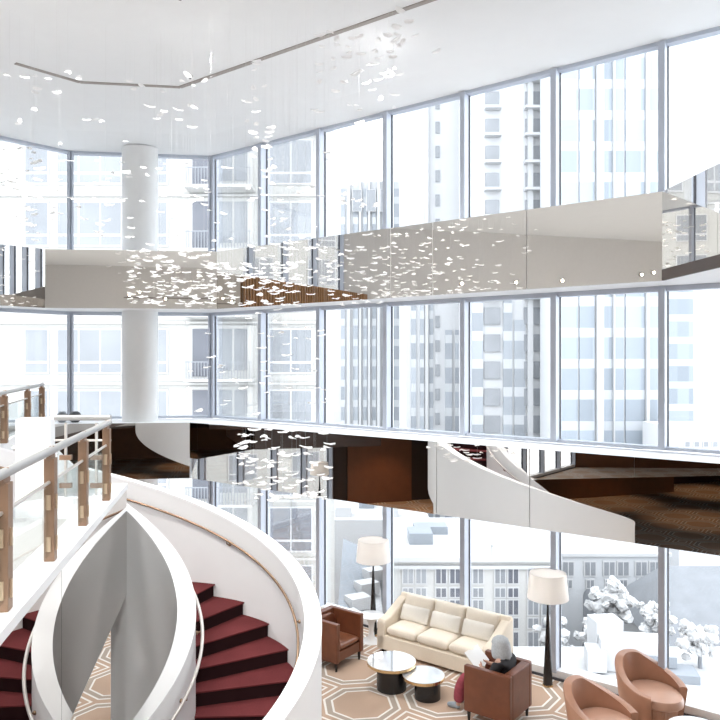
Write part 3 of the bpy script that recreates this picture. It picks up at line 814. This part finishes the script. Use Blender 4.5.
# residential block across the street
Y = 35.
r, w, h = bld('cream stone apartment block with paired windows and small balconies across the street', Y, -330, 326, 24, 12, 'cream')
x0r = ex(-2, Y)
def add_window(r, x, z, ww, hh, panes, y=0., mat='pane', low=True, kick=.42):
    """x centre, z head; white frame with panes and a low row"""
    m = MB()
    t = .07
    m.box((x, y-.03, z-hh/2), (ww+.16, .10, hh+.16))
    f = m.build('window', 'winframe', r)
    pw_ = (ww-(panes-1)*t)/panes
    for k in range(panes):
        cx = x-ww/2+pw_/2+k*(pw_+t)
        m = MB()
        if low:
            m.box((cx, y-.075, z-(hh-kick-.12)/2), (pw_, .03, hh-kick-.12)); m.box((cx, y-.075, z-hh+kick/2), (pw_, .03, kick))
        else: m.box((cx, y-.075, z-hh/2), (pw_, .03, hh))
        m.build('pane', mat, f)
    return f
rows_py = (80, 141, 203, 267, 330, 391, 452, 508, 566)
cx_b = r.location.x
cols = ((37, 22, 1), (90, 63, 3), (152, 30, 1), (291, 41, 2), (-40, 40, 2), (-120, 63, 3), (-200, 40, 2))
for j, py in enumerate(rows_py):
    zz = ez(py, Y)+26
    for (pc_, pw_, n_) in cols:
        if pc_ < -30 and j in (0, 8): continue
        add_window(r, ex(pc_, Y)-cx_b, zz, pw_/720*Y, 2.05, n_, mat='panedark' if pc_ == 291 and j > 5 else 'pane')
    # balcony bay: door, window, slab, rail
    m = MB(); m.box((ex(221, Y)-cx_b, -.02, zz-1.15), (3.1, .1, 2.75)); bay = m.build('balcony_bay', 'creamtrim', r)
    m = MB(); m.box((ex(203, Y)-cx_b, -.08, zz-1.1), (.98, .04, 2.3)); m.build('door_pane', 'panedark', bay)
    m = MB(); m.box((ex(226, Y)-cx_b, -.08, zz-.95), (.62, .04, 2.0)); m.box((ex(241, Y)-cx_b, -.08, zz-.95), (.62, .04, 2.0)); m.build('pane', 'pane', bay)
    m = MB(); m.box((ex(222, Y)-cx_b, -.55, zz-2.42), (3.2, 1.05, .14)); bs = m.build('balcony', 'creamtrim', r)
    m = MB()
    m.box((ex(222, Y)-cx_b, -1.03, zz-1.55), (3.1, .05, .05))
    for k in range(22): m.box((ex(222, Y)-cx_b-1.5+k*.143, -1.03, zz-1.97), (.03, .03, .8))
    m.build('balcony_rail', 'iron', bs)
    m = MB(); m.box((ex(-2, Y)-cx_b, -.05, zz+.36), (w*.999-2*abs(ex(-2, Y)-cx_b), .16, .10)); m.build('cornice', 'creamtrim', r)

def tower(label, y, px0, px1, pytop, depth, body, strips, piers=(), stripmat='strip', ztop_=None, rz=0.):
    r, w, h = bld(label, y, px0, px1, ez(pytop, y) if ztop_ is None else ztop_, depth, body, 'tower', rz)
    c = r.location.x
    for s_ in strips:
        a, b = s_[:2]; top = s_[2] if len(s_) > 2 else None
        zt_ = h-1.2 if top is None else ez(top, y)+26
        m = MB(); m.box(((ex(a, y)+ex(b, y))/2-c, -.10, zt_/2), (ex(b, y)-ex(a, y), .2, zt_)); m.build('glazed_strip', stripmat, r)
    for a, b in piers:
        m = MB(); m.box(((ex(a, y)+ex(b, y))/2-c, -.30, h/2), (ex(b, y)-ex(a, y), .6, h)); m.build('pier', 'pier', r)
    return r, w, h
# slim ribbed tower
r, w, h = tower('pale ribbed tower of middle height seen beside the apartment block', 110, 333, 402, 181, 14, 'pale2',
    [(341, 345), (353, 358), (363, 367), (372, 376), (382, 389), (392, 399)], [(347, 350), (359, 361), (368, 370), (377, 380), (389.5, 391.5)])
for k in range(3):
    for j in range(1):
        add_window(r, ex(357+k*14, 110)-r.location.x, h-1.5, 1.3, 3.2, 1, y=-.6, low=False)
# tall pale tower with one notch of balconies
r, w, h = tower('tall pale tower with a single column of recessed balconies behind the second bay', 92, 406, 466, 40, 16, 'pale2',
    [(445, 452, 330), (455, 462, 330), (411, 416, 300), (420, 424, 300), (429, 433, 300)], [(425, 428), (464, 467)])
for k in range(28):
    z = h-5-k*3.1
    m = MB(); m.box((ex(437.5, 92)-r.location.x, -.05, z), (.55, .14, 1.5)); m.build('balcony_recess', 'pane', r)
# residential tower with two balcony columns
r, w, h = tower('tall white residential tower with two columns of stacked balconies', 80, 469, 551, -60, 8, 'pale2',
    [(472, 483, 297), (503, 512, 297), (514, 525, 320), (541, 550, 297)], [(527, 532)])
c = r.location.x
for k in range(22):
    z = ez(100, 80)+26+12-k*3.0
    for (px, ww) in ((492, 1.5), (532.5, 1.7)):
        if z > ez(300, 80)+26:
            m = MB(); m.box((ex(px, 80)-c, -.12, z), (ww, .16, 1.75)); f = m.build('balcony_recess', 'pane', r)
            m = MB(); m.box((ex(px, 80)-c, -.62, z-1.05), (ww+.3, 1.0, .28)); m.build('balcony_slab', 'pier', f)
        else:
            m = MB(); m.box((ex(px, 80)-c, -.12, z), (ww+.3, .2, 1.9)); m.build('window', 'pane', r)
# broad blue-glass tower
tower('broad blue-glass tower with white vertical piers in the fifth bay', 72, 557.5, 662, -80, 7, 'pale',
    [(561, 577), (579, 594), (603, 612), (613, 623), (625, 644), (648, 658)], [(595.5, 602), (644.5, 647.5), (611.8, 613.2)], 'stripblue')
tower('blue-grey glass office tower standing at the right of the broad tower', 100, 667, 693, 245, 14, 'pale', [(667.3, 692.7)], (), 'stripblue')
r, w, h = bld('wide cream tower with fine horizontal lines filling the right window bay', 118, 655, 960, 110, 20, 'siding', 'tower')
# far pale backdrop blocks low behind the towers
for (lab, y, a, b, t) in (('pale block behind the roofs left of the blue-glass tower', 140, 300, 470, 430), ('pale long block behind the slate roof', 150, 560, 900, 400)):
    r, w, h = bld(lab, y, a, b, ez(t, y), 15, 'pale')
    for k in range(8):
        for j in range(5): add_window(r, -w/2+w*(k+.5)/8, h-2-j*4.2, 2.2, 2.4, 1, low=False)
# wing of the apartment block to the left, met by the mirror bands
r = empty('building', (-46, 6, -26), pi/2, 'cream apartment wing far to the left, seen only mirrored in the bands', 'building')
m = MB(); m.box((0, 6, 24), (44, 12, 48)); m.build('wall', 'cream', r)
for j in range(7):
    for k in range(8): add_window(r, -18+k*5.2, 23.5+j*3.2, 2.2, 2.0, 2)
# low white building right
Y = 62.
r, w, h = bld('low white building with a row of small windows, right of the blue-grey tower base', Y, 679, 780, ez(429, Y), 8, 'pale2')
for k in range(10): add_window(r, -w/2+.7+k*.8, h-1.1, .4, .42, 1, low=False)
# mid-rise stone building below the towers
Y = 46.
r, w, h = bld('stone mid-rise building with paired windows and a flat white roof below the towers', Y, 394, 557, ez(561, Y), 11, 'creamtrim')
m = MB(); m.box((0, 5.5, h+.15), (w+.5, 11.6, .3)); m.build('roof', 'roofwhite', r)
m = MB(); m.box((0, -.1, h-.35), (w, .3, .22)); m.build('cornice', 'roofwhite', r)
c = r.location.x
for j, (py, hh) in enumerate(((568, .95), (588, .55), (600, .9), (618, .6), (632, .9))):
    for px in (408, 421, 441, 455, 478, 500, 513, 533, 547):
        add_window(r, ex(px, Y)-c, ez(py, Y)+26, .62, hh, 2, low=False, mat='panedark' if px in (441, 455, 513) else 'pane')
m = MB(); m.box((ex(425, Y)-c, 4, h+.6), (1.6, 2.2, .9)); m.box((ex(440, Y)-c, 6.5, h+.5), (2.4, 1.6, .7)); m.build('roof_plant', 'roofgrey', r)
m = MB(); m.lathe([(.12, 0), (.12, .9), (.2, 1.0), (.05, 1.3)], (ex(493, Y)-c, .2, h), 12); m.build('finial', 'pier', r)
# grey-stone building with tall arched windows
Y = 52.
r, w, h = bld('grey stone building with tall windows behind the right floor lamp', Y, 558, 668, ez(556, Y), 10, 'pale')
m = MB(); m.box((0, 5, h+.12), (w+.4, 10.4, .24)); m.build('roof', 'roofwhite', r)
c = r.location.x
for px in (568, 590, 609, 623, 641, 655):
    add_window(r, ex(px, Y)-c, ez(562, Y)+26, .75, .95, 2, low=False)
    add_window(r, ex(px, Y)-c, ez(580, Y)+26, .5, .55, 2, low=False)
for px, a, b in ((591, 588, 616), (609, 590, 628), (590, 622, 650)):
    hh = (b-a)/720*Y
    m = MB(); ww = .55
    prf = [(-ww, 0), (ww, 0)]+[(ww*cos(t), hh-ww+ww*sin(t)) for t in [pi*k/10 for k in range(11)]]
    m.quadstrip([[(ex(px, Y)-c+x, y, ez(b, Y)+26+z) for x, z in prf] for y in (-.08, .02)]); m.build('arched_window', 'pane', r)
# house with hipped slate roof
Y = 42.
r, w, h = bld('house with a broad blue-grey slate roof outside the right window bay', Y, 668, 800, ez(650, Y), 9, 'pale2')
za = h; zr = ez(566, Y+4.5)+26
m = MB(); b_ = [m.bm.verts.new(p) for p in ((-w/2-.4, -.5, za), (w/2+.4, -.5, za), (w/2+.4, 9.3, za), (-w/2-.4, 9.3, za))]
t_ = [m.bm.verts.new(p) for p in ((-w/2+1.5, 4.5, zr), (w/2-1.5, 4.5, zr))]
m.bm.faces.new((b_[0], b_[1], t_[1], t_[0])); m.bm.faces.new((b_[1], b_[2], t_[1])); m.bm.faces.new((b_[2], b_[3], t_[0], t_[1])); m.bm.faces.new((b_[3], b_[0], t_[0])); m.bm.faces.new(b_[::-1])
m.build('roof', 'slate', r)
m = MB(); m.box((2.2, 2.6, (za+zr)/2), (1.1, 1.4, 1.6)); m.build('dormer', 'roofwhite', r)
# low roofs left of the floor lamp
Y = 44.
r, w, h = bld('low building with long blue-grey sloping roof beside the apartment block', Y, 341, 385, ez(640, Y), 19, 'pale2')
m = MB(); m.quadstrip([[(-w/2-.3, y, z0_), (w/2+.3, y, z0_-1.5), (w/2+.3, y, z0_-1.2), (-w/2-.3, y, z0_+.3)] for y, z0_ in ((-.4, h+.2), (19, h+1.2))]); m.build('roof', 'roofgrey', r)
for k in range(5):
    m = MB(); m.box((-w/2+.4+k*.62, 2+k*3.2, h+.6), (1.5, 1.2, .8), rz=.5); m.build('roof_light', 'roofwhite', r)
r, w, h = bld('flat white roofed block beyond the sloping roof, behind the left floor lamp', 66., 330, 430, ez(520, 66.), 16, 'roofwhite')
for k in range(4):
    m = MB(); m.box((-w/2+1.2+k*2.2, 2.+(k % 2)*4, h+.45), (1.5, 1.8, .9)); m.build('roof_plant', 'roofgrey' if k % 2 else 'pale2', r)
# white roof terrace just outside, with plant boxes and overexposed white trees
r = empty('roof_terrace', (17, 27, -26), 0, 'white roof terrace with service boxes below the right windows', 'roof')
m = MB(); m.box((3.4, .2, 7.9), (26, 23, 15.8)); m.build('roof_slab', 'roofwhite', r)
def onroof(px, y): return ex(px, y)-17, y-27
x, y = onroof(632, 36.); m = MB(); m.box((x, y, 16.6), (3.2, 1.4, 1.5), rz=-.15); m.box((x-1.9, y-.2, 16.4), (.9, 1.2, 1.0), rz=-.15); m.build('service_box', 'pale2', r)
x, y = onroof(640, 35.2); m = MB(); m.box((x+.6, y-.1, 16.5), (2.2, .1, .5), rz=-.15); m.build('louvre', 'roofgrey', r)
x, y = onroof(605, 37); m = MB(); m.box((x, y, 16.9), (1.4, 1.2, 2.1), rz=.1); m.build('lift_housing', 'pale2', r)
x, y = onroof(668, 35.); m = MB(); m.box((x, y, 16.0), (2.6, 1.4, .4), rz=-.2); m.build('skylight', 'roofgrey', r)
r2 = random.Random(3)
for i, (px, py, y, s_, lab) in enumerate(((612, 600, 44, 1.5, 'tallest overexposed white tree above the terrace boxes'), (600, 632, 40, 1.0, 'small overexposed white tree left of the terrace boxes'), (655, 618, 40, 1.1, 'overexposed white tree left of the slate roof'),
        (700, 640, 36, 1.0, 'overexposed white tree in front of the slate roof'), (555, 640, 40, 1.1, 'overexposed white tree beside the right floor lamp stem'))):
    e_ = empty('overexposed_tree', (ex(px, y), y, -26), 0, lab, 'tree', 'overexposed white trees beyond the terrace')
    zc_ = ez(py, y)+26
    m = MB()
    for k in range(60):
        d_ = Vector((r2.gauss(0, .5), r2.gauss(0, .5), r2.gauss(0, .45)))*s_*.75
        vs = m.ball((d_.x, d_.y, zc_+d_.z), s_*r2.uniform(.12, .26), sub=2)
        for v_ in vs: v_.co += Vector((r2.uniform(-.06, .06), r2.uniform(-.06, .06), r2.uniform(-.06, .06)))*s_
    m.build('crown', 'glaretree', e_)
    m = MB(); m.tube([(0, 0, 0), (0, 0, zc_)], [.25, .1], 8); m.build('trunk', 'iron', e_)

# ------------------------------------------------------------------ light and camera
wd = bpy.data.worlds.new('sky'); S.world = wd; wd.use_nodes = True
bg = wd.node_tree.nodes['Background']; bg.inputs[0].default_value = (.945, .975, 1.02, 1); bg.inputs[1].default_value = 1.0
def light(kind, name, loc, e, col, size=.3, rot=(0, 0, 0), **kw):
    l = bpy.data.lights.new(name, kind); l.energy = e; l.color = col
    if kind == 'AREA':
        l.size = size
        for k, v in kw.items(): setattr(l, k, v)
    elif kind == 'SPOT': l.spot_size = kw.get('angle', radians(80)); l.spot_blend = .6; l.shadow_soft_size = size
    else: l.shadow_soft_size = size
    o = bpy.data.objects.new(name, l); COL.objects.link(o); o.location = loc; o.rotation_euler = rot
    return o
# daylight portals at the three window walls
def portal(p, q, z0, z1):
    d = (q-p).normalized(); c = (p+q)/2; nn = V2(-d.y, d.x)       # points out for p->q running left to right? fixed below
    inw = V2(d.y, -d.x)
    c = c - inw*.25
    l = bpy.data.lights.new('window_portal', 'AREA'); l.shape = 'RECTANGLE'; l.size = (q-p).length; l.size_y = z1-z0; l.cycles.is_portal = True
    o = bpy.data.objects.new('window_portal', l); COL.objects.link(o)
    o.location = (c.x, c.y, (z0+z1)/2)
    o.rotation_euler = Vector((inw.x, inw.y, 0)).to_track_quat('-Z', 'Y').to_euler()
for z0, z1 in ROWS:
    portal(LEND, LC, z0, z1); portal(LC, RC, z0, z1); portal(RC, REND, z0, z1)
# warm downlights in the lounge under the balcony
WARM = (1., .62, .34)
for (x, y) in ((-9.5, 7.0), (-6.5, 5.0), (-10.0, .5), (-6.5, -.5), (-3., -4.), (-10.4, -4.5), (2.5, -4.), (-9., 10.8), (-7.5, 12.2)):
    light('SPOT', 'lounge_downlight', (x, y, 2.55 if y > 9.7 else 2.98), 16, WARM, .06, angle=radians(75))
light('SPOT', 'lounge_downlight', (-11.2, 8.5, 2.98), 30, WARM, .06, angle=radians(90))
# added fill spots at ceiling height behind the camera, lifting the room's brightness
for (x, y) in ((-9, 2), (-4, 1), (1, -.5), (-9, -4), (-2, -4), (-5.5, 6), (-8, 6)):
    light('SPOT', 'ceiling_fill_spot', (x, y, ZC-.03), 170, (1., .98, .95), .05, angle=radians(120))
for (x, y) in ((-3.4, 7.6), (-1.2, 8.4), (-2.2, 10.2), (-3.2, 5.6), (1.2, 9.0), (3.0, 8.4), (.6, 10.6), (-4.6, 11.2)):  # added fill spots over the stair and lounge
    light('SPOT', 'ceiling_fill_spot', (x, y, ZC-.03), 24, (1., .985, .96), .16, angle=radians(85))
for (x, y) in ((-1., -1.), (.2, .8), (-2.2, .6)):  # added spots that brighten the dark stair well
    d_ = Vector((-2.4, 8.0, 2.2)) - Vector((x, y, ZC))
    light('SPOT', 'stair_fill_spot', (x, y, ZC-.03), 215, (1., .985, .96), .12, rot=d_.to_track_quat('-Z', 'Y').to_euler(), angle=radians(42))
# added unseen fill spots above the upper band, brightening the ceiling
for p in [N*(BC+.3)+U*(U.dot(q_)) for q_ in (V2(-1.5, 13), V2(1.5, 11), V2(4.2, 9), V2(8, 6))]+[V2(-8.5, 12.6)]:
    light('SPOT', 'band_fill_spot', (p.x, p.y, 7.62), 5, (1., .985, .97), .2, rot=(pi, 0, 0), angle=radians(165))
for p in (V2(-7, 4), V2(-9, -1), V2(-3, -4), V2(3, -4)):  # added fill from the balcony floor, aimed up at the ceiling
    light('SPOT', 'floor_fill_spot', (p.x, p.y, 3.55), 26, (1., .985, .97), .15, rot=(pi, 0, 0), angle=radians(150))
for (x, y) in ((-2.2, 11.0), (.3, 11.2), (-4.2, 10.4)):  # added spots that whiten the hanging petals
    light('SPOT', 'sculpture_fill_spot', (x, y, ZC-.03), 110, (1., .985, .96), .1, angle=radians(100))
cam = bpy.data.cameras.new('camera'); cam.sensor_width = 36; cam.lens = 36; cam.clip_end = 600
co = bpy.data.objects.new('camera', cam); COL.objects.link(co); co.location = (0, 0, H); co.rotation_euler = (radians(90), 0, 0)
S.camera = co
S.view_settings.view_transform = 'Standard'; S.view_settings.look = 'None'; S.view_settings.gamma = 1; S.view_settings.use_curve_mapping = False
S.view_settings.exposure = 2.36
S.cycles.max_bounces = 10; S.cycles.diffuse_bounces = 5; S.cycles.glossy_bounces = 6; S.cycles.transparent_max_bounces = 24; S.cycles.sample_clamp_indirect = 8
S.cycles.caustics_reflective = False; S.cycles.caustics_refractive = False
